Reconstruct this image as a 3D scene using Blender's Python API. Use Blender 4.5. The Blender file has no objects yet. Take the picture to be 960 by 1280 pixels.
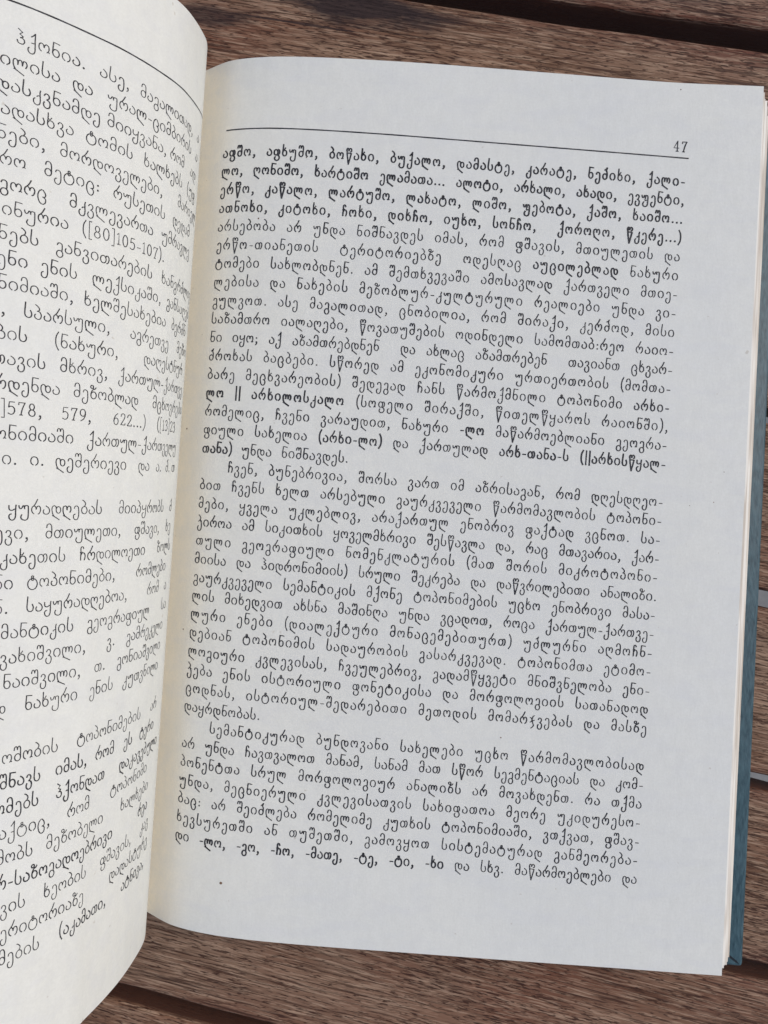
import bpy, math, random
import numpy as np
from mathutils import Vector

random.seed(7)
rng = np.random.default_rng(7)
MM = 0.001
TABLE_Z = 0.72            # top of the table slats, metres above the ground
PAGE_Z = TABLE_Z + 0.0130 # plane of the flat part of the open page
CAM_H = 172.0             # camera above the page plane, mm
PPM = 5.57                # photo pixels per mm on the page plane
BOOK_ROT = -math.atan(0.07)

scene = bpy.context.scene
col = scene.collection

# ------------------------------------------------------------------ camera, sky, sun, exposure
cam_data = bpy.data.cameras.new('camera')
cam_data.sensor_fit = 'VERTICAL'
cam_data.sensor_height = 36.0
cam_data.sensor_width = 27.0
cam_data.lens = 36.0 * (PPM * CAM_H) / 1280.0
cam_data.clip_start = 0.01
cam_data.clip_end = 50.0
cam = bpy.data.objects.new('camera', cam_data)
cam.location = (0, 0, PAGE_Z + CAM_H * MM)
cam.rotation_euler = (0, 0, 0)
col.objects.link(cam)
scene.camera = cam

SUN_EL, SUN_AZ = math.radians(48), math.radians(66)   # azimuth counted from +Y towards +X
world = bpy.data.worlds.new('World')
scene.world = world
world.use_nodes = True
wn = world.node_tree.nodes
wl = world.node_tree.links
bg = wn['Background']
sky = wn.new('ShaderNodeTexSky')
sky.sky_type = 'NISHITA'
sky.sun_disc = False
sky.sun_elevation = SUN_EL
sky.sun_rotation = SUN_AZ
sky.air_density = 1.0
sky.dust_density = 3.0
sky.ozone_density = 1.0
wl.new(sky.outputs['Color'], bg.inputs['Color'])
bg.inputs['Strength'].default_value = 0.10

sun_data = bpy.data.lights.new('sun', 'SUN')
sun_data.energy = 0.88
sun_data.angle = math.radians(24)
sun_data.color = (1.0, 0.975, 0.95)
sun = bpy.data.objects.new('sun', sun_data)
sd = Vector((math.sin(SUN_AZ) * math.cos(SUN_EL), math.cos(SUN_AZ) * math.cos(SUN_EL), math.sin(SUN_EL)))
sun.rotation_euler = sd.to_track_quat('Z', 'Y').to_euler()
sun.location = (0.5, 0.5, 2.5)
col.objects.link(sun)

scene.view_settings.view_transform = 'Standard'
scene.view_settings.look = 'None'
scene.view_settings.gamma = 1.0
scene.view_settings.use_curve_mapping = False
scene.view_settings.exposure = 0.31

# ------------------------------------------------------------------ helpers
def mesh_obj(name, verts, faces, material=None, parent=None, smooth=False):
    me = bpy.data.meshes.new(name)
    me.from_pydata([tuple(v) for v in verts], [], faces)
    me.update()
    if smooth:
        me.polygons.foreach_set('use_smooth', [True] * len(me.polygons))
        me.set_sharp_from_angle(angle=math.radians(35))
    o = bpy.data.objects.new(name, me)
    if material:
        me.materials.append(material)
    if parent:
        o.parent = parent
    col.objects.link(o)
    return o

def empty(name, loc, rz=0.0):
    o = bpy.data.objects.new(name, None)
    o.location = loc
    o.rotation_euler = (0, 0, rz)
    o.empty_display_size = 0.02
    col.objects.link(o)
    return o

class NT:
    """small node helper"""
    def __init__(s, name):
        s.m = bpy.data.materials.new(name)
        s.m.use_nodes = True
        s.n = s.m.node_tree.nodes
        s.l = s.m.node_tree.links
        s.b = s.n['Principled BSDF']
    def new(s, t, **k):
        x = s.n.new(t)
        for a, v in k.items():
            setattr(x, a, v)
        return x
    def link(s, a, b):
        s.l.new(a, b)
    def coords(s, scale=(1, 1, 1), rnd=0.0, rot=0.0):
        tc = s.new('ShaderNodeTexCoord')
        mp = s.new('ShaderNodeMapping')
        mp.inputs['Scale'].default_value = scale
        mp.inputs['Rotation'].default_value = (0, 0, rot)
        src = tc.outputs['Object']
        if rnd:
            oi = s.new('ShaderNodeObjectInfo')
            ma = s.new('ShaderNodeVectorMath', operation='MULTIPLY_ADD')
            comb = s.new('ShaderNodeCombineXYZ')
            s.link(oi.outputs['Random'], comb.inputs[0])
            s.link(oi.outputs['Random'], comb.inputs[1])
            s.link(oi.outputs['Random'], comb.inputs[2])
            s.link(comb.outputs[0], ma.inputs[0])
            ma.inputs[1].default_value = (rnd, rnd * 1.7, rnd * 0.6)
            s.link(src, ma.inputs[2])
            src = ma.outputs[0]
        s.link(src, mp.inputs['Vector'])
        return mp.outputs['Vector']
    def noise(s, vec, scale, detail=3.0, rough=0.5, dist=0.0):
        x = s.new('ShaderNodeTexNoise')
        x.inputs['Scale'].default_value = scale
        x.inputs['Detail'].default_value = detail
        x.inputs['Roughness'].default_value = rough
        x.inputs['Distortion'].default_value = dist
        s.link(vec, x.inputs['Vector'])
        return x.outputs['Fac']
    def ramp(s, fac, stops, interp='LINEAR'):
        x = s.new('ShaderNodeValToRGB')
        x.color_ramp.interpolation = interp
        els = x.color_ramp.elements
        while len(els) < len(stops):
            els.new(0.5)
        for e, (p, c) in zip(els, stops):
            e.position = p
            e.color = (c, c, c, 1) if not isinstance(c, tuple) else (*c, 1)
        s.link(fac, x.inputs['Fac'])
        return x.outputs['Color']
    def mix(s, fac, a, b, mode='MIX'):
        x = s.new('ShaderNodeMix', data_type='RGBA', blend_type=mode)
        for sock, v in ((x.inputs[0], fac), (x.inputs[6], a), (x.inputs[7], b)):
            if isinstance(v, (int, float)):
                sock.default_value = v
            elif isinstance(v, tuple):
                sock.default_value = (*v, 1)
            else:
                s.link(v, sock)
        return x.outputs[2]
    def math(s, op, a, b=0.0):
        x = s.new('ShaderNodeMath', operation=op)
        for sock, v in ((x.inputs[0], a), (x.inputs[1], b)):
            if isinstance(v, (int, float)):
                sock.default_value = v
            else:
                s.link(v, sock)
        return x.outputs[0]
    def bump(s, height, dist, strength=1.0, prev=None):
        x = s.new('ShaderNodeBump')
        x.inputs['Distance'].default_value = dist
        x.inputs['Strength'].default_value = strength
        s.link(height, x.inputs['Height'])
        if prev is not None:
            s.link(prev, x.inputs['Normal'])
        return x.outputs['Normal']

# ------------------------------------------------------------------ materials
def paper_material(name, base, blue, gutter=None):
    t = NT(name)
    v = t.coords()
    big = t.noise(v, 34.0, 4.0, 0.6)
    mid = t.noise(t.coords((1.0, 0.45, 1.0)), 520.0, 4.0, 0.65)
    fine = t.noise(v, 1900.0, 3.0, 0.7)
    rows = t.noise(t.coords((0.35, 1.0, 1.0)), 300.0, 3.0, 0.55, 0.5)
    c = t.mix(t.ramp(big, [(0.35, 0.0), (0.7, 1.0)]), base, blue)
    if gutter:                       # warm bounce light between the pages, painted into the inner margin
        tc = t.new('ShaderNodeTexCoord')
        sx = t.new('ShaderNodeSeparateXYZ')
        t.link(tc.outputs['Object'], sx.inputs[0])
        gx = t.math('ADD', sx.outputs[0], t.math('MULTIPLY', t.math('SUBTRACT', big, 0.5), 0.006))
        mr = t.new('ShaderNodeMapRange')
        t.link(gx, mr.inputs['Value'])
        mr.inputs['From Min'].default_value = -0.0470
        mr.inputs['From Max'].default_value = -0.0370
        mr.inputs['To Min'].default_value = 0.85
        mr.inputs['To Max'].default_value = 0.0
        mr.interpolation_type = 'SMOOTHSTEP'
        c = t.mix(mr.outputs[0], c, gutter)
    c = t.mix(t.ramp(mid, [(0.32, 0.0), (0.75, 0.34)]), c, tuple(x * 0.80 for x in base))
    c = t.mix(t.ramp(fine, [(0.35, 0.0), (0.75, 0.34)]), c, tuple(x * 0.78 for x in base))
    c = t.mix(t.ramp(rows, [(0.46, 0.0), (0.68, 0.20)]), c, (0.64, 0.645, 0.66))
    sp = t.noise(v, 640.0, 2.0, 0.5)
    c = t.mix(t.ramp(sp, [(0.735, 0.0), (0.79, 0.40)]), c, (0.42, 0.35, 0.26))
    t.link(c, t.b.inputs['Base Color'])
    t.b.inputs['Roughness'].default_value = 0.62
    t.b.inputs['Specular IOR Level'].default_value = 0.25
    wv = t.noise(v, 20.0, 2.0, 0.5)
    fib = t.noise(t.coords((1.0, 0.30, 1.0)), 1700.0, 4.0, 0.7)
    n = t.bump(wv, 0.0010, 0.7)
    n = t.bump(fib, 0.00006, 0.5, n)
    t.link(n, t.b.inputs['Normal'])
    return t.m

M_PAPER = paper_material('aged book paper', (0.802, 0.798, 0.730), (0.775, 0.778, 0.728))
M_PAPER_G = paper_material('aged book paper, warm bounce painted at the gutter', (0.802, 0.798, 0.730), (0.775, 0.778, 0.728), (0.84, 0.755, 0.610))

t = NT('page edges')
tc = t.new('ShaderNodeTexCoord')
sx = t.new('ShaderNodeSeparateXYZ')
t.link(tc.outputs['Object'], sx.inputs[0])
ln = t.noise(t.coords((0.05, 0.05, 9.0)), 900.0, 2.0)
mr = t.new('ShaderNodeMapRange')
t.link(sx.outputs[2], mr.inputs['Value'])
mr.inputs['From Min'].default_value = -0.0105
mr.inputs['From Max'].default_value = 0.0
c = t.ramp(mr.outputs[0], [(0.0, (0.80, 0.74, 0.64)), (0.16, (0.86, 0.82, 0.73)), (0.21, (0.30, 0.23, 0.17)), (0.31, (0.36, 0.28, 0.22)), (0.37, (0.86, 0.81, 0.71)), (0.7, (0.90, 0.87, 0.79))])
c = t.mix(t.ramp(ln, [(0.42, 0.0), (0.58, 0.65)]), c, (0.50, 0.42, 0.33))
t.link(c, t.b.inputs['Base Color'])
t.b.inputs['Roughness'].default_value = 0.8
M_EDGE = t.m

t = NT('printing ink')
v = t.coords()
c = t.ramp(t.noise(v, 900.0, 2.0, 0.6), [(0.35, (0.016, 0.016, 0.019)), (0.75, (0.075, 0.075, 0.082))])
t.link(c, t.b.inputs['Base Color'])
t.b.inputs['Roughness'].default_value = 0.55
t.b.inputs['Specular IOR Level'].default_value = 0.2
M_INK = t.m

t = NT('brown speck')
t.b.inputs['Base Color'].default_value = (0.16, 0.09, 0.05, 1)
t.b.inputs['Roughness'].default_value = 0.7
M_SPECK = t.m

t = NT('blue book cloth')
v = t.coords((1, 1, 1), rot=0.6)
w1 = t.noise(t.coords((1.0, 0.25, 1.0), rot=0.75), 1500.0, 3.0, 0.6)
w2 = t.noise(t.coords((1, 1, 1)), 160.0, 4.0, 0.6)
c = t.mix(t.ramp(w1, [(0.35, 0.0), (0.65, 1.0)]), (0.014, 0.046, 0.062), (0.048, 0.105, 0.128))
c = t.mix(t.ramp(w2, [(0.4, 0.0), (0.8, 0.5)]), c, (0.075, 0.135, 0.160))
t.link(c, t.b.inputs['Base Color'])
t.b.inputs['Roughness'].default_value = 0.5
t.link(t.bump(w1, 0.00018, 0.9), t.b.inputs['Normal'])
M_CLOTH = t.m

t = NT('painted crease shade')
t.b.inputs['Base Color'].default_value = (0.010, 0.016, 0.022, 1)  # near-black colour stands for the shade inside the mitre crease
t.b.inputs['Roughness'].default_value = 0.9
M_SEAM_SHADE = t.m

def wood_material(name, stains=()):
    t = NT(name)
    V_ = lambda sx, r=3.0: t.coords((sx, 1.0, 1.0), rnd=r)
    band = t.noise(V_(0.07), 150.0, 5.0, 0.62, 0.8)
    c = t.ramp(band, [(0.28, (0.095, 0.043, 0.024)), (0.5, (0.192, 0.102, 0.060)), (0.72, (0.305, 0.182, 0.115))])
    warp = t.noise(V_(0.4), 30.0, 4.0, 0.6)
    c = t.mix(t.ramp(warp, [(0.42, 0.0), (0.66, 0.6)]), c, (0.285, 0.192, 0.132))
    red = t.noise(V_(0.45, 5.0), 21.0, 4.0, 0.6)
    c = t.mix(t.ramp(red, [(0.44, 0.0), (0.66, 0.80)]), c, (0.165, 0.058, 0.032))
    # oiled, redder long edges of the slat
    tc = t.new('ShaderNodeTexCoord')
    sx = t.new('ShaderNodeSeparateXYZ')
    t.link(tc.outputs['Generated'], sx.inputs[0])
    e = t.math('ABSOLUTE', t.math('SUBTRACT', sx.outputs[1], 0.5))
    e = t.math('ADD', e, t.math('MULTIPLY', t.math('SUBTRACT', warp, 0.5), 0.35))
    c = t.mix(t.ramp(e, [(0.38, 0.0), (0.49, 0.85)]), c, (0.120, 0.038, 0.022))
    # pale raised fibres
    fib = t.noise(V_(0.060), 2100.0, 4.0, 0.65, 0.5)
    c = t.mix(t.ramp(fib, [(0.47, 0.0), (0.66, 0.72)]), c, (0.470, 0.325, 0.222))
    # dark open pores: short dashes, in some streaks drawn out into long lines
    patch = t.noise(V_(0.16, 4.0), 75.0, 3.0, 0.6)
    dens = t.math('MULTIPLY', t.math('SUBTRACT', patch, 0.5), 0.34)
    pore = t.noise(V_(0.13), 3100.0, 2.0, 0.55, 0.5)
    pm = t.ramp(t.math('ADD', pore, dens), [(0.36, 1.0), (0.46, 0.0)])
    c = t.mix(t.math('MULTIPLY', pm, 0.86), c, (0.040, 0.014, 0.009))
    pore2 = t.noise(V_(0.034, 3.5), 1900.0, 3.0, 0.6, 0.6)
    pm2 = t.ramp(t.math('SUBTRACT', pore2, dens), [(0.34, 1.0), (0.44, 0.0)])
    c = t.mix(t.math('MULTIPLY', pm2, 0.80), c, (0.048, 0.018, 0.011))
    crk = t.noise(V_(0.018, 2.0), 1300.0, 3.0, 0.6, 0.3)
    cm = t.ramp(crk, [(0.29, 1.0), (0.37, 0.0)])
    c = t.mix(t.math('MULTIPLY', cm, 0.8), c, (0.030, 0.012, 0.009))
    pm = t.math('MAXIMUM', pm, pm2)
    for (cx, cy, rx, ry, amt) in stains:         # soaked-in dark spots, metres on the slat
        mp = t.new('ShaderNodeMapping')
        tc2 = t.new('ShaderNodeTexCoord')
        t.link(tc2.outputs['Object'], mp.inputs['Vector'])
        mp.inputs['Scale'].default_value = (1 / rx, 1 / ry, 0)
        mp.inputs['Location'].default_value = (-cx / rx, -cy / ry, 0)
        ln = t.new('ShaderNodeVectorMath', operation='LENGTH')
        t.link(mp.outputs[0], ln.inputs[0])
        d = t.math('ADD', ln.outputs['Value'], t.math('MULTIPLY', t.math('SUBTRACT', t.noise(V_(0.3), 190.0, 4.0, 0.65), 0.5), 1.6))
        c = t.mix(t.ramp(d, [(0.55, amt), (1.15, 0.0)]), c, (0.030, 0.018, 0.018))
    # the sawn sides never bleached: dark red oiled wood
    so = t.new('ShaderNodeSeparateXYZ')
    t.link(tc.outputs['Object'], so.inputs[0])
    zm = t.new('ShaderNodeMapRange')
    t.link(so.outputs[2], zm.inputs['Value'])
    zm.inputs['From Min'].default_value = -0.0016
    zm.inputs['From Max'].default_value = -0.0005
    zm.inputs['To Min'].default_value = 0.92
    zm.inputs['To Max'].default_value = 0.0
    c = t.mix(zm.outputs[0], c, (0.095, 0.038, 0.024))
    t.link(c, t.b.inputs['Base Color'])
    rr = t.new('ShaderNodeMapRange')
    t.link(fib, rr.inputs['Value'])
    rr.inputs['To Min'].default_value = 0.45
    rr.inputs['To Max'].default_value = 0.75
    t.link(rr.outputs[0], t.b.inputs['Roughness'])
    t.b.inputs['Specular IOR Level'].default_value = 0.2
    h = t.math('SUBTRACT', fib, pm)
    h = t.math('SUBTRACT', h, cm)
    n = t.bump(h, 0.00012, 0.9)
    n = t.bump(band, 0.0005, 0.5, n)
    t.link(n, t.b.inputs['Normal'])
    return t.m
M_WOOD = wood_material('weathered brown slat wood')

t = NT('pale grey paving')
v = t.coords()
c = t.ramp(t.noise(v, 30.0, 5.0, 0.6), [(0.3, (0.17, 0.17, 0.17)), (0.7, (0.27, 0.27, 0.265))])
t.link(c, t.b.inputs['Base Color'])
t.b.inputs['Roughness'].default_value = 0.9
M_GROUND = t.m

# ------------------------------------------------------------------ ground
G = 12.0
g = mesh_obj('ground', [(-G, -G, 0), (G, -G, 0), (G, G, 0), (-G, G, 0)], [(0, 1, 2, 3)], M_GROUND)
g['kind'] = 'structure'

# ------------------------------------------------------------------ garden table of slats
TT = 11.0    # slat thickness mm
table = empty('garden_table', (0, 0, 0))
table['label'] = 'weathered brown wooden table of narrow slats under the open book'
table['category'] = 'table'
TPM = PPM * CAM_H / (CAM_H + 13.0)          # photo pixels per mm on the table top

GAP_SHIFT = {3: -2.0, 4: -5.0, 5: -2.0}
def gap_line(k):
    """centre line of gap k, as (y at x=955 photo px, slope)"""
    return 51.0 + 233.5 * k + GAP_SHIFT.get(k, 0.0), 0.146 + 0.0190 * k

def px_table(x, y):
    return (x - 480.0) / TPM, -(y - 640.0) / TPM

# stains: photo column and row, half length and half width in mm, strength
STAINS = {0: [(445, 6, 25, 5.5, 0.95), (262, 18, 14, 3.2, 0.75), (360, 27, 20, 0.30, 0.85)],
          -1: [(840, -12, 14, 5, 0.4)]}
def slat(k):
    """slat between gap k and gap k+1"""
    ya, sa = gap_line(k)
    yb, sb = gap_line(k + 1)
    half = {0: 13.5, 3: 11.0, 4: 9.5, 5: 10.0, 6: 10.5}
    ga = half.get(k, 9.0)
    gb = half.get(k + 1, 9.0)
    xl, xr = -640.0, 1700.0
    P = []
    for (x) in (xl, xr):
        P.append((px_table(x, ya + ga + sa * (x - 955)), px_table(x, yb - gb + sb * (x - 955))))
    (a0, b0), (a1, b1) = P          # a = far edge, b = near edge
    cx = (a0[0] + a1[0] + b0[0] + b1[0]) / 4
    cy = (a0[1] + a1[1] + b0[1] + b1[1]) / 4
    ang = math.atan2((a1[1] - a0[1]) + (b1[1] - b0[1]), (a1[0] - a0[0]) + (b1[0] - b0[0]))
    ca, sn = math.cos(-ang), math.sin(-ang)
    def loc(p):
        dx, dy = p[0] - cx, p[1] - cy
        return np.array((dx * ca - dy * sn, dx * sn + dy * ca))
    a0, a1, b0, b1 = map(loc, (a0, a1, b0, b1))
    bev = 0.9
    # cross-section from near-bottom round the top to far-bottom: (t inset mm, z mm, side)
    sec = [(0, -TT, 0), (0, -bev * 1.3, 0), (bev * 0.25, -bev * 0.5, 0), (bev * 0.75, -0.12, 0), (bev * 1.6, 0, 0),
           (bev * 1.6, 0, 1), (bev * 0.75, -0.12, 1), (bev * 0.25, -bev * 0.5, 1), (0, -bev * 1.3, 1), (0, -TT, 1)]
    n = 60
    r = random.Random(k * 31 + 5)
    ph = [r.uniform(0, 6.28) for _ in range(6)]
    vs, fs = [], []
    for i in range(n + 1):
        f = i / n
        A = a0 + (a1 - a0) * f
        B = b0 + (b1 - b0) * f
        d = (B - A) / np.linalg.norm(B - A)
        wa = 0.18 * math.sin(f * 40 + ph[0]) + 0.12 * math.sin(f * 93 + ph[1])
        wb = 0.18 * math.sin(f * 37 + ph[2]) + 0.12 * math.sin(f * 101 + ph[3])
        for (ins, z, side) in sec:
            p = (B - d * (ins + wb)) if side == 0 else (A + d * (ins + wa))
            vs.append((p[0] * MM, p[1] * MM, z * MM))
    m = len(sec)
    for i in range(n):
        for j in range(m - 1):
            fs.append((i * m + j, (i + 1) * m + j, (i + 1) * m + j + 1, i * m + j + 1))
        fs.append((i * m + m - 1, (i + 1) * m + m - 1, (i + 1) * m, i * m))
    fs.append(tuple(range(m - 1, -1, -1)))
    fs.append(tuple(n * m + j for j in range(m)))
    mat = M_WOOD
    if k in STAINS:
        st = []
        for (px, py, rx, ry, amt) in STAINS[k]:
            q = loc(px_table(px, py))
            st.append((q[0] * MM, q[1] * MM, rx * MM, ry * MM, amt))
        mat = wood_material('stained slat wood', st)
    o = mesh_obj('slat', vs, fs, mat, table)
    o.location = (cx * MM, cy * MM, TABLE_Z)
    o.rotation_euler = (0, 0, ang)
    return o

for k in range(-4, 9):
    slat(k)

def box(name, x0, x1, y0, y1, z0, z1, mat, parent):
    vs = [(x, y, z) for x in (x0, x1) for y in (y0, y1) for z in (z0, z1)]
    fs = [(0, 1, 3, 2), (4, 6, 7, 5), (0, 4, 5, 1), (2, 3, 7, 6), (0, 2, 6, 4), (1, 5, 7, 3)]
    return mesh_obj(name, vs, fs, mat, parent)

zr = TABLE_Z - TT * MM
rails = [box('rail', x - 0.02, x + 0.02, -0.29, 0.30, zr - 0.03, zr - 0.0003, M_WOOD, table) for x in (-0.15, 0.19)]
for x in (-0.15, 0.19):
    for y in (-0.26, 0.27):
        box('leg', x - 0.022, x + 0.022, y - 0.022, y + 0.022, 0.0, zr - 0.0303, M_WOOD, table)

# ------------------------------------------------------------------ the lettering: a pen-drawn bookish alphabet
def E_(cx, cy, rx, ry, a0=90, a1=450, n=14):
    return [(cx + rx * math.cos(math.radians(a0 + (a1 - a0) * i / n)), cy + ry * math.sin(math.radians(a0 + (a1 - a0) * i / n))) for i in range(n + 1)]

def smooth(pts, sub=4):
    if len(pts) < 3:
        return list(pts)
    P = [pts[0]] + list(pts) + [pts[-1]]
    out = []
    for i in range(1, len(P) - 2):
        p0, p1, p2, p3 = (np.array(P[j], float) for j in (i - 1, i, i + 1, i + 2))
        for k in range(sub):
            t = k / sub
            out.append(tuple(0.5 * ((2 * p1) + (-p0 + p2) * t + (2 * p0 - 5 * p1 + 4 * p2 - p3) * t * t + (-p0 + 3 * p1 - 3 * p2 + p3) * t ** 3)))
    out.append(tuple(P[-1]))
    return out

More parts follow.
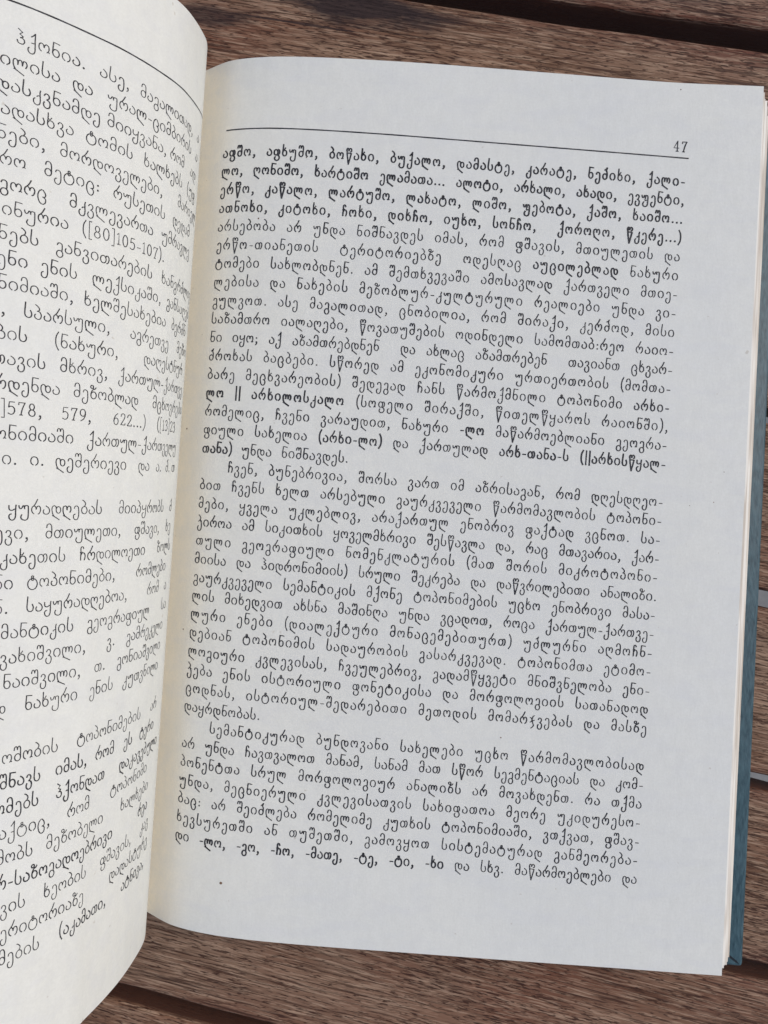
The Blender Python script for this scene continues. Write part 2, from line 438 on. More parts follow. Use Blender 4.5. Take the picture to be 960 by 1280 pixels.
S = smooth
GL = {
 'ა': (0.80, [S([(.34,1.02),(.62,.78),(.74,.42),(.62,.1),(.36,0),(.1,.1),(.02,.36),(.1,.55)])]),
 'ბ': (0.82, [E_(.40,.47,.36,.47), S([(.14,1.74),(.30,1.66),(.50,1.42),(.52,1.18),(.38,.95)])]),
 'გ': (0.76, [S([(.1,.74),(.2,.97),(.42,1.02),(.6,.86),(.63,.5),(.60,.05)]), E_(.37,-.33,.34,.43)]),
 'დ': (1.10, [S([(.52,.58),(.47,.9),(.28,1.02),(.07,.86),(.02,.5),(.10,.06),(.26,-.26)]), E_(.78,.50,.27,.42), S([(.50,.72),(.58,.84),(.68,.88)]), [(.08,-.20),(.32,-.32),(.88,-.72)]]),
 'ე': (0.80, [S([(.13,.72),(.2,.95),(.42,1.02),(.62,.85),(.68,.4),(.67,-.25),(.55,-.62),(.33,-.74),(.1,-.6),(.03,-.3),(.12,-.06),(.26,-.02)])]),
 'ვ': (0.76, [S([(.1,.76),(.22,.98),(.42,1.0),(.58,.8),(.54,.5),(.34,.28)]), S([(.34,.28),(.56,.18),(.67,-.12),(.6,-.55),(.36,-.74),(.1,-.6),(.02,-.28),(.1,-.02)])]),
 'ზ': (0.84, [E_(.20,1.52,.18,.20), S([(.34,1.40),(.50,1.22),(.70,1.46)]), S([(.40,1.24),(.20,1.0),(.08,.60)]), E_(.41,.45,.34,.45)]),
 'თ': (1.14, [E_(.36,.49,.34,.49), S([(.62,.72),(.72,.96),(.90,1.0),(1.04,.75),(1.03,.36),(.90,.08),(.78,.02)])]),
 'ი': (0.90, [S([(.30,.02),(.1,.2),(.03,.52),(.14,.88),(.42,1.02),(.70,.88),(.81,.52),(.76,.2),(.56,0)])]),
 'კ': (0.80, [S([(.72,1.08),(.66,.78),(.68,.4),(.69,-.25),(.58,-.62),(.34,-.74),(.1,-.58),(.03,-.26),(.10,-.04),(.18,.02)]), [(.67,.42),(.46,.40),(.36,.28)]]),
 'ლ': (1.38, [S([(.44,.40),(.42,.84),(.25,1.02),(.07,.88),(.02,.5),(.10,.04),(.26,-.26)]), S([(.44,.40),(.52,.88),(.66,1.0),(.80,.88),(.86,.40)]), S([(.86,.40),(.94,.88),(1.08,1.0),(1.24,.84),(1.28,.5),(1.16,.22)]), [(.08,-.20),(.34,-.32),(1.0,-.72)]]),
 'მ': (0.80, [S([(.1,1.30),(.16,1.62),(.38,1.76),(.6,1.62),(.68,1.25),(.69,.42)]), E_(.36,.44,.33,.44)]),
 'ნ': (0.80, [[(.76,1.66),(.44,1.70),(.14,1.72)], S([(.14,1.72),(.10,1.2),(.05,.5)]), E_(.38,.46,.33,.46)]),
 'ო': (1.10, [S([(.26,.03),(.08,.2),(.02,.52),(.1,.88),(.3,1.0),(.46,.86),(.52,.58)]), S([(.52,.58),(.6,.88),(.78,1.0),(.96,.84),(1.0,.5),(.93,.2),(1.04,.1)]), [(.93,.2),(.80,.08)]]),
 'პ': (0.80, [S([(.12,1.74),(.36,1.55),(.52,1.30),(.48,1.08),(.30,.96)]), S([(.34,.98),(.58,.88),(.71,.5),(.62,.12),(.38,0),(.12,.1),(.02,.38),(.12,.58)])]),
 'ჟ': (1.12, [S([(.0,.98),(.08,.68),(.26,.66),(.38,.94)]), S([(.38,.94),(.5,1.0),(.56,.62)]), S([(.56,.72),(.72,1.0),(.92,.92),(.98,.6),(.96,-.3),(.84,-.64),(.58,-.74),(.28,-.62),(.2,-.3),(.32,-.05)]), [(.56,.62),(.52,.16),(.74,.24)]]),
 'რ': (1.08, [S([(.28,.02),(.1,.2),(.02,.5),(.1,.84),(.3,.98),(.46,.84),(.52,.58)]), S([(.52,.58),(.6,.86),(.78,.98),(.96,.82),(1.0,.48),(.9,.14),(.74,.0)]), S([(.22,.96),(.40,1.2),(.54,1.5),(.66,1.78)])]),
 'ს': (0.82, [S([(.12,1.80),(.08,1.2),(.04,.5),(.14,.14),(.40,0),(.64,.12),(.74,.45),(.66,.78),(.60,.88)])]),
 'ტ': (1.16, [E_(.55,.38,.53,.68,90,450,20), E_(.55,1.24,.12,.15,90,450,8), S([(.42,.98),(.50,.82),(.62,.84),(.70,.98)])]),
 'უ': (1.12, [S([(.0,1.0),(.06,.72),(.2,.64),(.34,.78),(.42,.98),(.54,.98),(.60,.64)]), S([(.58,.84),(.72,1.02),(.92,.99),(.99,.8),(.98,-.25),(.88,-.62),(.62,-.74),(.32,-.64),(.2,-.36),(.3,-.08)])]),
 'ფ': (1.00, [E_(.33,.54,.31,.44), S([(.56,.78),(.70,.98),(.86,.90),(.93,.6),(.86,.3),(.60,.12)]), S([(.60,.12),(.84,-.02),(.91,-.34),(.76,-.64),(.5,-.73),(.24,-.62),(.14,-.36),(.24,-.16)])]),
 'ქ': (0.84, [S([(.34,1.30),(.52,1.5),(.72,1.80)]), S([(.72,1.80),(.69,.8),(.68,-.25),(.56,-.62),(.32,-.74),(.1,-.6),(.02,-.3),(.12,-.04)]), [(.36,.56),(.68,.60)]]),
 'ღ': (1.08, [S([(.50,.55),(.46,.88),(.28,1.02),(.07,.88),(.02,.5),(.10,.04),(.26,-.26)]), S([(.50,.55),(.58,.88),(.76,1.0),(.94,.86),(.98,.5),(.86,.22)]), [(.08,-.20),(.34,-.32),(.90,-.72)]]),
 'ყ': (0.86, [S([(.04,1.0),(.04,.66),(.16,.46),(.38,.44),(.56,.56),(.72,.60)]), S([(.76,1.06),(.72,.6),(.70,-.25),(.58,-.62),(.34,-.74),(.1,-.58),(.03,-.28),(.14,-.04),(.3,.0)])]),
 'შ': (0.82, [S([(.0,1.34),(.05,1.62),(.18,1.74),(.32,1.6),(.36,1.36)]), S([(.36,1.40),(.44,1.66),(.58,1.72),(.70,1.5),(.71,1.1),(.71,.42)]), E_(.38,.43,.33,.43)]),
 'ჩ': (0.80, [S([(.46,1.46),(.38,1.68),(.2,1.70),(.10,1.48),(.10,1.0),(.08,.02)]), S([(.10,.62),(.26,.90),(.48,.92),(.64,.7),(.66,.36),(.56,.02)]), [(.0,1.0),(.28,1.04)]]),
 'ც': (0.92, [S([(.44,1.04),(.2,.84),(.05,.42),(.06,-.08),(.22,-.54),(.50,-.72),(.74,-.56),(.83,-.22),(.74,.04),(.52,.16)]), S([(.52,.16),(.74,.2),(.82,.42),(.74,.72),(.56,1.0)])]),
 'ძ': (0.82, [S([(.30,1.46),(.46,1.58),(.66,1.80)]), S([(.66,1.80),(.56,1.4),(.68,1.05),(.69,.42)]), E_(.36,.44,.33,.44)]),
 'წ': (0.92, [S([(.04,1.36),(.08,1.64),(.22,1.74),(.36,1.60),(.40,1.36)]), S([(.40,1.40),(.50,1.66),(.66,1.74),(.82,1.58),(.82,1.30),(.66,1.22)]), [(.08,1.44),(.12,.98),(.20,.4),(.42,-.72)], [(.42,-.72),(.66,.30),(.80,.96)], [(.12,.98),(.46,1.0),(.80,.96)]]),
 'ჭ': (0.80, [S([(.14,1.76),(.38,1.52),(.50,1.26),(.40,1.0)]), [(.16,.72),(.40,1.0),(.66,.76)], S([(.40,1.0),(.64,.5),(.68,-.2),(.56,-.62),(.32,-.74),(.08,-.56),(.04,-.2),(.14,.0)])]),
 'ხ': (0.82, [S([(.12,1.78),(.10,1.2),(.05,.5)]), [(.11,1.10),(.30,1.0),(.46,1.26)], E_(.38,.45,.33,.45)]),
 'ჯ': (0.86, [S([(.04,.98),(.22,.92),(.36,.6),(.50,.1),(.62,-.2),(.44,-.5),(.22,-.66)]), S([(.70,1.30),(.50,1.24),(.40,.9),(.26,.4),(.06,.28)]), [(.40,.5),(.72,.62)]]),
 'ჰ': (0.80, [[(.14,1.76),(.52,1.44),(.26,1.16),(.58,.94)], S([(.58,.94),(.40,.76),(.30,.72)]), S([(.34,.74),(.60,.66),(.70,.38),(.60,.1),(.36,0),(.1,.12),(.03,.38)])]),
 '0': (0.86, [E_(.40,.75,.33,.76,90,450,16)]),
 '1': (0.60, [[(.10,1.28),(.30,1.50),(.30,0)], [(.08,0),(.52,0)]]),
 '2': (0.84, [S([(.08,1.14),(.16,1.42),(.40,1.52),(.64,1.38),(.68,1.1),(.48,.66),(.08,.04)]), [(.08,.03),(.72,.03)], [(.72,.03),(.74,.22)]]),
 '3': (0.80, [S([(.08,1.24),(.2,1.46),(.42,1.52),(.62,1.3),(.56,.96),(.32,.82)]), S([(.32,.82),(.6,.72),(.70,.42),(.56,.1),(.32,0),(.06,.14)])]),
 '4': (0.88, [[(.56,1.50),(.04,.48),(.78,.48)], [(.56,1.50),(.56,0)], [(.38,0),(.74,0)]]),
 '5': (0.84, [[(.68,1.48),(.18,1.48),(.12,.84)], S([(.12,.84),(.34,.96),(.60,.84),(.70,.5),(.58,.12),(.32,0),(.06,.12)])]),
 '6': (0.86, [S([(.62,1.48),(.3,1.2),(.08,.72),(.08,.4)]), E_(.40,.44,.32,.45)]),
 '7': (0.84, [[(.08,1.24),(.10,1.48),(.72,1.48)], S([(.72,1.48),(.46,.8),(.30,.0)]), [(.16,0),(.46,0)]]),
 '8': (0.86, [E_(.40,1.13,.25,.37), E_(.40,.38,.33,.39)]),
 '9': (0.86, [E_(.40,1.06,.32,.45), S([(.72,1.1),(.70,.7),(.50,.26),(.18,.02)])]),
 '.': (0.42, [('dot', .18, .08)]),
 ',': (0.46, [('dot', .20, .08), S([(.27,.06),(.26,-.16),(.10,-.36)])]),
 ':': (0.46, [('dot', .20, .10), ('dot', .20, .72)]),
 ';': (0.46, [('dot', .20, .72), ('dot', .20, .08), S([(.27,.06),(.26,-.16),(.10,-.36)])]),
 '-': (0.66, [[(.08,.48),(.56,.48)]]),
 '|': (0.34, [[(.15,1.80),(.15,-.40)]]),
 '(': (0.50, [S([(.40,1.84),(.16,1.3),(.10,.66),(.18,.1),(.42,-.40)])]),
 ')': (0.50, [S([(.06,1.84),(.32,1.3),(.38,.66),(.30,.1),(.04,-.40)])]),
 '[': (0.48, [[(.40,1.84),(.12,1.84),(.12,-.40),(.40,-.40)]]),
 ']': (0.48, [[(.06,1.84),(.34,1.84),(.34,-.40),(.06,-.40)]]),
}
TRACK = 0.155

def adv(ch, bold):
    return (GL[ch][0] + TRACK) * (0.97 if bold else 1.0)

def ribbon(pts, w0, wv):
    """outline strip of a pen stroke: left and right point lists"""
    P = np.array(pts, float)
    keep = [0] + [i for i in range(1, len(P)) if np.linalg.norm(P[i] - P[i - 1]) > 1e-5]
    P = P[keep]
    T = np.zeros_like(P)
    d = P[1:] - P[:-1]
    d /= np.linalg.norm(d, axis=1)[:, None]
    T[0], T[-1] = d[0], d[-1]
    if len(P) > 2:
        T[1:-1] = d[1:] + d[:-1]
        closed = np.linalg.norm(P[0] - P[-1]) < 1e-4
        if closed:
            T[0] = T[-1] = d[0] + d[-1]
        T /= np.maximum(np.linalg.norm(T, axis=1)[:, None], 1e-6)
    N = np.stack([-T[:, 1], T[:, 0]], 1)
    w = w0 + wv * np.abs(T[:, 1]) ** 1.3
    w *= 0.5
    Q = P.copy()
    Q[0] -= T[0] * w[0] * 0.7
    Q[-1] += T[-1] * w[-1] * 0.7
    return Q + N * w[:, None], Q - N * w[:, None]

XH = 1.43   # x-height, mm

def set_text(runs, place, name, parent, kw=1.0, kx0=1.0):
    """runs: list of (char, bold, pen position in mm). place(x_mm, y_mm, lift_mm) -> local point in mm"""
    vs, fs = [], []
    for ch, bold, x0, size in runs:
        if ch == ' ':
            continue
        jit = 1.0 + random.uniform(-0.12, 0.12)
        dy = random.uniform(-0.03, 0.03)
        if bold:
            w0, wv = 0.190 * jit, 0.055 * jit
        else:
            w0, wv = 0.136 * jit, 0.052 * jit
        kx = kx0 * (0.96 if bold else 1.0)
        w0, wv = w0 * kw, wv * kw
        for si, st in enumerate(GL[ch][1]):
            lift = 0.030 + 0.005 * si
            b = len(vs)
            if st[0] == 'dot':
                r = 0.135 if not bold else 0.17
                for a in range(8):
                    q = math.radians(a * 45 + 10)
                    vs.append(place(x0 + (st[1] * kx + r * math.cos(q)) * size, (st[2] + r * math.sin(q) + dy) * size, lift))
                fs.append(tuple(b + i for i in range(8)))
                continue
            L, R = ribbon([(p[0] * kx, p[1]) for p in st], w0, wv)
            for l, r in zip(L, R):
                vs.append(place(x0 + l[0] * size, (l[1] + dy) * size, lift))
                vs.append(place(x0 + r[0] * size, (r[1] + dy) * size, lift))
            for i in range(len(L) - 1):
                fs.append((b + 2 * i + 1, b + 2 * i + 3, b + 2 * i + 2, b + 2 * i))
    return mesh_obj(name, [(x * MM, y * MM, z * MM) for x, y, z in vs], fs, M_INK, parent)

# ------------------------------------------------------------------ shape of the open book (book frame, mm; x right, v down the page)
def spline(xs, ys):
    xs, ys = np.array(xs, float), np.array(ys, float)
    h = np.diff(xs)
    dl = np.diff(ys) / h
    m = np.zeros(len(xs))
    m[0], m[-1] = dl[0], dl[-1]
    for i in range(1, len(xs) - 1):
        m[i] = 0 if dl[i - 1] * dl[i] <= 0 else (h[i - 1] + h[i]) / (h[i - 1] / dl[i] + h[i] / dl[i - 1])
    def f(x):
        x = np.clip(x, xs[0], xs[-1])
        i = np.clip(np.searchsorted(xs, x) - 1, 0, len(h) - 1)
        t = (x - xs[i]) / h[i]
        return ((2 * t**3 - 3 * t**2 + 1) * ys[i] + (t**3 - 2 * t**2 + t) * h[i] * m[i]
                + (-2 * t**3 + 3 * t**2) * ys[i + 1] + (t**3 - t**2) * h[i] * m[i + 1])
    return f

H = spline([-50, -48, -45, -42.5, -39, -36, -30, -23, -10, 0, 40, 70, 86],
           [-9.4, -8.0, -5.9, -4.4, -3.1, -2.3, -1.25, -0.65, -0.15, 0, 0, -0.1, -0.35])
XG = -50.0
TOP = spline([-50, -48, -42, -37.3, -30, -23.4, 3.6, 32, 56, 74, 79],
             [-100.9, -101.0, -101.1, -101.1, -101.1, -101.1, -101.1, -100.9, -100.7, -101.2, -101.4])
BOT = spline([-50.3, -35.5, -20, 0, 30, 60, 83],
             [98.0, 98.2, 98.3, 98.3, 98.4, 98.5, 98.7])
def edge_x(v):
    return 80.75 + 0.0228 * (v + 1)

def sheet_rows(dz, dx_edge, top_in, bot_in, nx=44, ny=14, comp=1.0):
    """grid of a right-hand leaf, dz mm below the open page (comp < 1 squeezes the gutter rise)"""
    rows = []
    for j in range(ny + 1):
        row = []
        b = j / ny
        for i in range(nx + 1):
            a = i / nx
            a = a ** 1.25
            v0 = -101 + b * 199.5
            x = XG + a * (edge_x(v0) + dx_edge - XG)
            vt = float(TOP(x)) + top_in
            vb = float(BOT(x)) - bot_in
            v = vt + b * (vb - vt)
            z = float(H(x)) * comp - dz
            row.append((x, -v, z))
        rows.append(row)
    return rows

def rim(vs, fs, nx, ny, n, flip=False):
    """side walls of a sheet"""
    loop = [i for i in range(nx)] + [j * nx + nx - 1 for j in range(1, ny)] \
        + [(ny - 1) * nx + i for i in range(nx - 2, -1, -1)] + [j * nx for j in range(ny - 2, 0, -1)]
    m = len(loop)
    for i in range(m):
        a, c = loop[i], loop[(i + 1) % m]
        fs.append((a, c, n + c, n + a) if not flip else (c, a, n + a, n + c))

def slab_from_rows(rows, th):
    ny, nx = len(rows), len(rows[0])
    vs = [p for r in rows for p in r] + [(p[0], p[1], p[2] - th) for r in rows for p in r]
    n = ny * nx
    fs = []
    for j in range(ny - 1):
        for i in range(nx - 1):
            a = j * nx + i
            fs.append((a, a + nx, a + nx + 1, a + 1))
            fs.append((n + a, n + a + 1, n + a + nx + 1, n + a + nx))
    rim(vs, fs, nx, ny, n)
    return vs, fs

def mm(vs):
    return [(x * MM, y * MM, z * MM) for x, y, z in vs]

book = empty('open_book', (0, 0, PAGE_Z), BOOK_ROT)
book['label'] = 'open Georgian book with blue cloth cover turned to page 47 on brown slats'
book['category'] = 'book'

# right page
rows = sheet_rows(0.0, 0.0, 0.0, 0.0, 90, 30)
vs, fs = slab_from_rows(rows, 0.10)
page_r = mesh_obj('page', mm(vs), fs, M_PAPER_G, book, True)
page_r['label'] = 'flat right page numbered 47'

# left page -------------------------------------------------------
LP = np.array([(-50, -9.4, 0), (-48.3, -4.4, 0), (-46.8, 0, 0), (-46.25, 5, 0), (-47.2, 14, .3), (-49.5, 21, 1.15), (-52.4, 27, 2.2),
               (-54.9, 31, 3.25), (-59.8, 37, 4.5), (-64.6, 41.5, 5.5), (-71.5, 46.2, 7), (-79.5, 49.5, 8.3), (-89, 51.2, 9.4),
               (-99, 50.8, 10.2), (-109, 48.2, 10.8), (-118, 44, 11.2), (-127, 38, 11.5)], float)
dense = np.array(smooth([tuple(p) for p in LP], 24))
seg = np.linalg.norm(np.diff(dense[:, :2], axis=0), axis=1)
arc = np.concatenate([[0], np.cumsum(seg)])
def left_pt(s, v, lift=0.0):
    x = np.interp(s, arc, dense[:, 0]) + np.interp(s, arc, dense[:, 2]) * v / 82.0
    z = np.interp(s, arc, dense[:, 1])
    if lift:
        e = 0.6
        x1 = np.interp(s + e, arc, dense[:, 0]); x0 = np.interp(s - e, arc, dense[:, 0])
        z1 = np.interp(s + e, arc, dense[:, 1]); z0 = np.interp(s - e, arc, dense[:, 1])
        tx, tz = x1 - x0, z1 - z0
        l = math.hypot(tx, tz)
        x += lift * tz / l
        z += -lift * tx / l
    return (float(x), float(-v), float(z))
SK = 0.045
def left_v(s, v):            # rows run slightly askew on the turned page
    return v + SK * (s - 10.0)

S_MAX = 129.0
def left_sheet(inset, ns=120, ny=24, smax=S_MAX, s0=0.0, trim=0.0):
    rows = []
    for j in range(ny + 1):
        b = j / ny
        row = []
        for i in range(ns + 1):
            s = s0 + (smax - s0) * i / ns
            lead = min(1.0, s / 30.0)
            v = (-101.0 + trim) + b * (199.3 - 2 * trim)
            v = v + SK * (s - 10.0) * min(1.0, s / 12.0)
            row.append(left_pt(s, v, -inset) if inset else left_pt(s, v))
        rows.append(row)
    return rows
def slab_offset(fn_a, fn_b):
    ny, nx = len(fn_a), len(fn_a[0])
    vs = [p for r in fn_a for p in r] + [p for r in fn_b for p in r]
    n = ny * nx
    fs = []
    for j in range(ny - 1):
        for i in range(nx - 1):
            a = j * nx + i
            fs.append((a, a + 1, a + nx + 1, a + nx))
            fs.append((n + a, n + a + nx, n + a + nx + 1, n + a + 1))
    rim(vs, fs, nx, ny, n)
    return vs, fs
vs, fs = slab_offset(left_sheet(0.0), left_sheet(0.10))
page_l = mesh_obj('page', mm(vs), fs, M_PAPER, book, True)
page_l['label'] = 'curved left page arching up from the gutter'
# the other leaves under the arching page
for q in range(5):
    ins = 0.32 + 0.36 * q
    vs, fs = slab_offset(left_sheet(ins, 70, 8, 127.5 - 0.4 * q, 4.0, 0.5 + 0.15 * q), left_sheet(ins + 0.10, 70, 8, 127.5 - 0.4 * q, 4.0, 0.5 + 0.15 * q))
    mesh_obj('leaf', mm(vs), fs, M_PAPER, book, True)

# right-hand block of leaves --------------------------------------
BLK = 10.4
def block_dx(d):             # how far a leaf d mm down sticks out past the open page
    return 0.15 + 5.75 * (d / BLK) ** 0.95
for q in range(7):
    d = 0.22 + 0.30 * q
    rows = sheet_rows(d, block_dx(d) - 0.25 + (0.35 if q % 3 == 1 else 0.0) * (q % 2), 1.0 + 0.08 * q, 1.55 - 0.25 * d + 0.08 * random.random(), 40, 8, 1 - d / BLK * 0.75)
    vs, fs = slab_from_rows(rows, 0.11)
    mesh_obj('leaf', mm(vs), fs, M_EDGE, book, True)
V, F = [], []
nl = 52
for q in range(nl):
    d = 2.35 + (BLK - 2.35 - 0.12) * q / (nl - 1)
    stepx = 0.12 * math.sin(q * 1.7) + 0.10 * random.uniform(-1, 1) + (0.30 if q % 13 in (5, 6, 7) else 0)
    rows = sheet_rows(d, block_dx(d) + stepx, 1.4 + random.uniform(0, .2), 1.55 - 0.25 * d + random.uniform(0, .15), 22, 3, max(0.0, 1 - d / BLK * 0.95))
    vs, fs = slab_from_rows(rows, 0.12)
    b = len(V)
    V += vs
    F += [tuple(i + b for i in f) for f in fs]
blk = mesh_obj('page_block', mm(V), F, M_EDGE, book)
blk['kind'] = 'stuff'

# cover: right board, spine, left board lying on the slats ---------
def board(name, x0, x1t, x1b, v0, v1, z0, z1, rad=0.9, v1i=None):
    """cloth-covered board with rounded outer edges; x1t/x1b = x of the free edge at top/bottom"""
    import bmesh
    bm = bmesh.new()
    pts = [(x0, v0), (x1t, v0), (x1b, v1), (x0, v1i if v1i else v1)]
    lo = [bm.verts.new((x * MM, -v * MM, z0 * MM)) for x, v in pts]
    hi = [bm.verts.new((x * MM, -v * MM, z1 * MM)) for x, v in pts]
    bm.faces.new(lo); bm.faces.new(hi)
    for i in range(4):
        j = (i + 1) % 4
        bm.faces.new((lo[i], lo[j], hi[j], hi[i]))
    bmesh.ops.recalc_face_normals(bm, faces=bm.faces)
    bmesh.ops.bevel(bm, geom=list(bm.edges), offset=rad * MM, segments=4, profile=0.5, affect='EDGES')
    me = bpy.data.meshes.new(name)
    bm.to_mesh(me); bm.free()
    me.polygons.foreach_set('use_smooth', [True] * len(me.polygons))
    me.materials.append(M_CLOTH)
    o = bpy.data.objects.new(name, me)
    o.parent = book
    col.objects.link(o)
    return o
CB, CT = -12.97, -10.6
def cov_x(v): return 90.35 + 0.0253 * v
cov = board('cover', -46.0, cov_x(-102.3), cov_x(102.3), -102.3, 102.3, CB, CT, v1i=98.6)
cov['label'] = 'right cover board in blue cloth'
board('spine', -60.5, -46.4, -46.4, -101.5, 98.3, CB, -11.6, 0.5)
board('cover', -60.9, -192.0, -192.0, -102.0, 98.6, CB, CT)
# turned-in cloth corner on the right board, with the mitre's crease shadow painted as a dark strip
cx, cv = cov_x(102.3), 102.3
def prism(name, pts, z0, z1, mat, parent):
    n = len(pts)
    vs = [(x * MM, -v * MM, z1 * MM) for x, v in pts] + [(x * MM, -v * MM, z0 * MM) for x, v in pts]
    fs = [tuple(range(n - 1, -1, -1)), tuple(range(n, 2 * n))] + [(i, (i + 1) % n, n + (i + 1) % n, n + i) for i in range(n)]
    return mesh_obj(name, vs, fs, mat, parent)
prism('crease_shade_strip', [(cx - 7.2, cv - 4.6), (cx - 4.2, cv - 3.3), (cx - 1.6, cv - 1.5), (cx - 1.0, cv - 0.7), (cx - 1.9, cv - 1.1), (cx - 4.4, cv - 2.8), (cx - 7.4, cv - 4.1)], CT - .3, CT + .03, M_SEAM_SHADE, cov)
prism('corner_fold', [(cx - 8.0, cv - 3.9), (cx - 4.6, cv - 2.6), (cx - 2.1, cv - 0.95), (cx - 4.4, cv - 0.9), (cx - 8.2, cv - 0.95)], CT - .3, CT + .14, M_CLOTH, cov)

# ------------------------------------------------------------------ text of the right page
RIGHT = """*აფშო, აფხუშო, ბოწახი, ბუქალო, დამასტე, კარატე, ნეძიხი, ქალი-*
*ლო, ღონიშო, ხარტიშო ელამათა... ალოტი, არხალი, ახადი, ევჟენტი,*
*ერწო, კაწალო, ლარტუშო, ლახატო, ლიშო, ჟებოტა, ქაშო, ხაიშო...*
*ათნოხი, კიტოხი, ჩოხი, დიხჩო, იუხო, სონჩო,  ქოროღო, წკერე...)*
არსებობა არ უნდა ნიშნავდეს იმას, რომ ფშავის, მთიულეთის და
ერწო-თიანეთის  ტერიტორიებზე  ოდესღაც *აუცილებლად* ნახური
ტომები სახლობდნენ. ამ შემთხვევაში ამოსავლად ქართველი მთიე-
ლებისა და ნახების მეზობლურ-კულტურული რეალიები უნდა ვი-
გულვოთ. ასე მაგალითად, ცნობილია, რომ შირაქი, კერძოდ, მისი
საზამთრო იალაღები, წოვათუშების ოდინდელი სამომთაბ:რეო რაიო-
ნი იყო; აქ აზამთრებდნენ  და ახლაც აზამთრებენ  თავიანთ ცხვარ-
ძროხას ბაცბები. სწორედ ამ ეკონომიკური ურთიერთობის (მომთა-
ბარე მეცხვარეობის) შედეგად ჩანს წარმოქმნილი ტოპონიმი *არხი-*
*ლო || არხილოსკალო* (სოფელი შირაქში, წითელწყაროს რაიონში),
რომელიც, ჩვენი ვარაუდით, ნახური *-ლო* მაწარმოებლიანი გეოგრა-
ფიული სახელია *(არხი-ლო)* და ქართულად *არხ-თანა-ს (||არხისწყალ-*
*თანა)* უნდა ნიშნავდეს.#
>ჩვენ, ბუნებრივია, შორსა ვართ იმ აზრისაგან, რომ დღესდღეო-
ბით ჩვენს ხელთ არსებული გაურკვეველი წარმომავლობის ტოპონი-
მები, ყველა უკლებლივ, არაქართულ ენობრივ ფაქტად ვცნოთ. სა-
ჭიროა ამ სიკითხის ყოველმხრივი შესწავლა და, რაც მთავარია, ქარ-
თული გეოგრაფიული ნომენკლატურის (მათ შორის მიკროტოპონი-
მიისა და ჰიდრონიმიის) სრული შეკრება და დაწვრილებითი ანალიზი.
გაურკვეველი სემანტიკის მქონე ტოპონიმების უცხო ენობრივი მასა-
ლის მიხედვით ახსნა მაშინღა უნდა ვცადოთ, როცა ქართულ-ქართვე-
ლური ენები (დიალექტური მონაცემებითურთ) უძლურნი აღმოჩნ-
დებიან ტოპონიმის სადაურობის გასარკვევად. ტოპონიმთა ეტიმო-
ლოგიური კვლევისას, ჩვეულებრივ, გადამწყვეტი მნიშვნელობა ენი-
ჭება ენის ისტორიული ფონეტიკისა და მორფოლოგიის სათანადოდ
ცოდნას, ისტორიულ-შედარებითი მეთოდის მომარჯვებას და მასზე
დაყრდნობას.#
>სემანტიკურად ბუნდოვანი სახელები უცხო წარმომავლობისად
არ უნდა ჩავთვალოთ მანამ, სანამ მათ სწორ სეგმენტაციას და კომ-
პონენტთა სრულ მორფოლოგიურ ანალიზს არ მოვახდენთ. რა თქმა
უნდა, მეცნიერული კვლევისათვის სახიფათოა მეორე უკიდურესო-
ბაც: არ შეიძლება რომელიმე კუთხის ტოპონიმიაში, ვთქვათ, ფშავ-
ხევსურეთში ან თუშეთში, გამოვყოთ სისტემატურად განმეორება-
დი *-ლო, -გო, -ჩო, -მათე, -ტე, -ტი, -ხი* და სხვ. მაწარმოებლები და""".split('\n')

X_L, X_R = -42.6, 62.7
PITCH = 23.64 / PPM
V1 = -433.0 / PPM
def row_v(i):
    return V1 + PITCH * i

def right_place(vbase):
    def f(x, y, lift):
        v = vbase + 0.0098 * (x - X_R) - y
        return (x, -v, float(H(x)) + lift)
    return f

stats = []
for i, ln in enumerate(RIGHT):
    ragged = ln.endswith('#')
    ln = ln.rstrip('#')
    x = X_L
    if ln.startswith('>'):
        ln = ln[1:]
        x = X_L + 6.6
    chars, bold = [], False
    for ch in ln:
        if ch == '*':
            bold = not bold
        else:
            chars.append((ch, bold))
    nat = sum(adv(c, b) for c, b in chars if c != ' ') * XH
    nsp = sum(1 for c, b in chars if c == ' ')
    room = X_R - x - nat
    sp = room / max(1, nsp)
    size_k = 1.0
    if ragged:
        sp, size_k = 2.1, 1.12
    elif sp < 0.95:
        size_k = (X_R - x - 0.95 * nsp) / nat
        sp = 0.95
    elif sp > 2.3:
        size_k = (X_R - x - 2.3 * nsp) / nat
        sp = 2.3
    stats.append((i + 1, round(sp, 2), round(size_k, 3)))
    runs = []
    for c, b in chars:
        if c == ' ':
            x += sp
            continue
        runs.append((c, b, x, XH))
        x += adv(c, b) * XH * size_k
    set_text(runs, right_place(row_v(i)), 'text_line', page_r)
print('SETTING', stats)

# page number and header rules
runs = [('4', True, 0, 1.50), ('7', True, 1.80, 1.50)]
V47 = -475.2 / PPM
set_text([(c, False, 59.15 + x, s) for c, b, x, s in runs], right_place(V47), 'page_number', page_r)

def rule(place, x0, x1, w, name, parent, n=80):
    vs, fs = [], []
    for i in range(n + 1):
        x = x0 + (x1 - x0) * i / n
        ww = w * (1 + 0.08 * math.sin(i * 0.9))
        vs += [place(x, ww / 2, 0.03), place(x, -ww / 2, 0.03)]
    for i in range(n):
        fs.append((2 * i + 1, 2 * i + 3, 2 * i + 2, 2 * i))
    return mesh_obj(name, mm(vs), fs, M_INK, parent)
V_RULE = -467.5 / PPM
rule(right_place(V_RULE), X_L + 0.3, X_R, 0.28, 'header_rule', page_r)

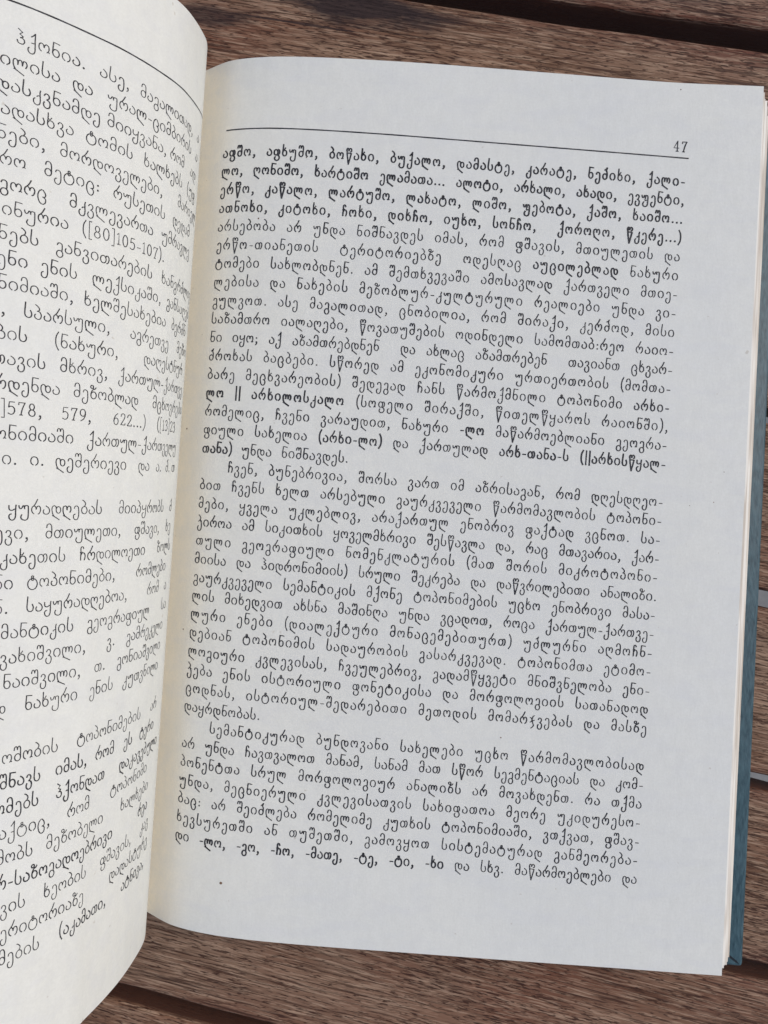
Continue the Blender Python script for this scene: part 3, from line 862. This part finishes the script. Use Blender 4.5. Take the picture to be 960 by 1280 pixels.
# ------------------------------------------------------------------ text of the left page: words with the photo column where each begins
LEFT = {
 1: [('ჰქონია.', 75), ('ასე,', 445), ('მაგალითად,', 625), ('ა', 875)],
 2: [('ილისა', 2), ('და', 325), ('ურალ-ციმბირის', 480), ('ა', 868)],
 3: [('დასკვნამდე', -15), ('მიიყვანა,', 478), ('რომ', 757), ('ად', 845)],
 4: [('ადასხვა', 5), ('ტომის', 383), ('ხალხებს', 640), ('(უფ', 830)],
 5: [('ნები,', -12), ('მორდოველები,', 268), ('მარიელ', 790)],
 6: [('რო', 0), ('მეტიც:', 198), ('რუსეთის', 505), ('დედამ', 768)],
 7: [('გორც', 0), ('მკვლევართა', 310), ('უმრავლე', 718)],
 8: [('ინურია', 10), ('([80]105-107).', 365)],
 9: [('ნებს', -6), ('განვითარების', 250), ('ხანგრძლივ', 718)],
 10: [('ენი', -12), ('ენის', 182), ('ლექსიკაში,', 412), ('განსაღებ', 740)],
 11: [('ნიმიაში,', -8), ('ხელშესახებია', 375), ('ბერძნ', 762)],
 12: [(',', 4), ('სპარსული,', 108), ('აგრეთვე', 580), ('მეზო', 785)],
 13: [('ბის', -14), ('(ნახური,', 243), ('დაღესტნურ', 640)],
 14: [('თავის', -30), ('მხრივ,', 268), ('ქართულ-ქართვე', 527)],
 15: [('რდენდა', -22), ('მეზობლად', 328), ('მცხოვრები', 678)],
 16: [(']578,', 3), ('579,', 275), ('622...)', 503), ('([13]23', 697)],
 17: [('ონიმიაში', -22), ('ქართულ-ქართველუ', 388)],
 18: [('ი.', 10), ('ი.', 135), ('დეშერიევი', 248), ('და', 615), ('ა.', 693), ('ძ.', 735), ('თ', 762)],
 20: [('ყურადღებას', 38), ('მიიპყრობს', 528), ('ძ', 752)],
 21: [('ევი,', -22), ('მთიულეთი,', 203), ('ფშავი,', 598), ('ხე', 735)],
 22: [('კახეთის', 0), ('ჩრდილოეთი', 355), ('ზოლს', 697)],
 23: [('ნი', -24), ('ტოპონიმები,', 122), ('რომლები', 605)],
 24: [('ნ.', -24), ('საყურადღებოა,', 118), ('რომ', 653), ('ა', 728)],
 25: [('მანტიკის', 5), ('გეოგრაფიულ', 388), ('სა', 715)],
 26: [('ვახიშვილი,', 0), ('ვ.', 475), ('გამრეკელი', 562)],
 27: [('ნაიშვილი,', 15), ('თ.', 420), ('გონიაშვილი', 520)],
 28: [('დ', -22), ('ნახური', 112), ('ენის', 398), ('კუთვნილი', 545)],
 30: [('ოშობის', 10), ('ტოპონიმების', 343), ('არ', 668)],
 31: [('*შნავს', 0), ('*იმას,', 248), ('*რომ', 425), ('*ეს', 550), ('*ტერი', 620)],
 32: [('*ომებს', -22), ('*ჰქონდათ', 250), ('*დაკავებული', 530)],
 33: [('აქტიც,', -4), ('რომ', 300), ('ტოპონიმი', 490)],
 34: [('მობს', -14), ('მეზობელი', 206), ('ხალხები', 535)],
 35: [('*რ-საზოგადოებრივი', -14), ('*რეა', 612)],
 36: [('ვის', 2), ('ხეობის', 195), ('ფშავის,', 445), ('კავ', 622)],
 37: [('ერიტორიაზე', 0), ('დადასტურე', 485)],
 38: [('მების', -6), ('*(აკამათი,', 262), ('*ატნივა,', 537)],
}
ROT = math.atan(0.07)
def proj_x(s, v):
    x, y, z = left_pt(s, left_v(s, v))
    wx = x * math.cos(ROT) + y * math.sin(ROT)
    return 480 + PPM * CAM_H * wx / (CAM_H - z)
S_GRID = np.linspace(9.0, 75.0, 265)
def left_place(vbase):
    def f(q, y, lift):           # q = -s, so that letters run towards the gutter
        s = -q
        return left_pt(s, left_v(s, vbase) - y, lift)
    return f
for i in sorted(LEFT):
    vb = row_v(i - 1) - 0.2
    cols_ = np.array([proj_x(s, vb) for s in S_GRID])
    sil = int(np.argmax(cols_))
    runs = []
    words = LEFT[i]
    starts = []
    for w, c in words:
        target = c / 3.5556
        starts.append(float(np.interp(-target, -cols_[sil:], S_GRID[sil:])))
    for wi, (w, c) in enumerate(words):
        bold = w.startswith('*')
        w = w.lstrip('*')
        s0 = starts[wi]
        nat = sum(adv(ch, bold) for ch in w) * XH
        kk = 1.14
        if wi + 1 < len(words):
            avail = s0 - starts[wi + 1] - 0.9
            kk = min(1.14, avail / nat)
        x = -s0
        for ch in w:
            if x < -8.0:
                runs.append((ch, bold, x, XH))
            x += adv(ch, bold) * XH * kk
    set_text(runs, left_place(vb), 'text_line', page_l, 0.76, 1.10)
rule(left_place(-472.0 / PPM), -74.0, -11.0, 0.28, 'header_rule', page_l)

# ------------------------------------------------------------------ specks on the right page
specks = [(276, 1104, .42), (232, 535, .26), (228, 787, .22), (851, 112, .2), (626, 922, .2), (383, 197, .16), (323, 273, .24), (905, 590, .14), (892, 628, .16), (862, 632, .12), (640, 570, .14)]
V, F = [], []
cr, sr = math.cos(ROT), math.sin(ROT)
for (px, py, r) in specks:
    dx, dy = (px - 480) / PPM, (py - 640) / PPM
    x, v = dx * cr + dy * sr, -dx * sr + dy * cr
    z = float(H(x))
    k = (CAM_H - z) / CAM_H
    x, v = x * k, v * k
    b = len(V)
    n = 9
    for a in range(n):
        q = a * 2 * math.pi / n
        rr_ = r * random.uniform(0.7, 1.15) * 0.8
        X = x + rr_ * math.cos(q)
        V.append((X, -(v + rr_ * math.sin(q)), float(H(X)) + 0.035))
    F.append(tuple(range(b, b + n)))
sp = mesh_obj('speck', mm(V), F, M_SPECK, page_r)
sp['kind'] = 'stuff'
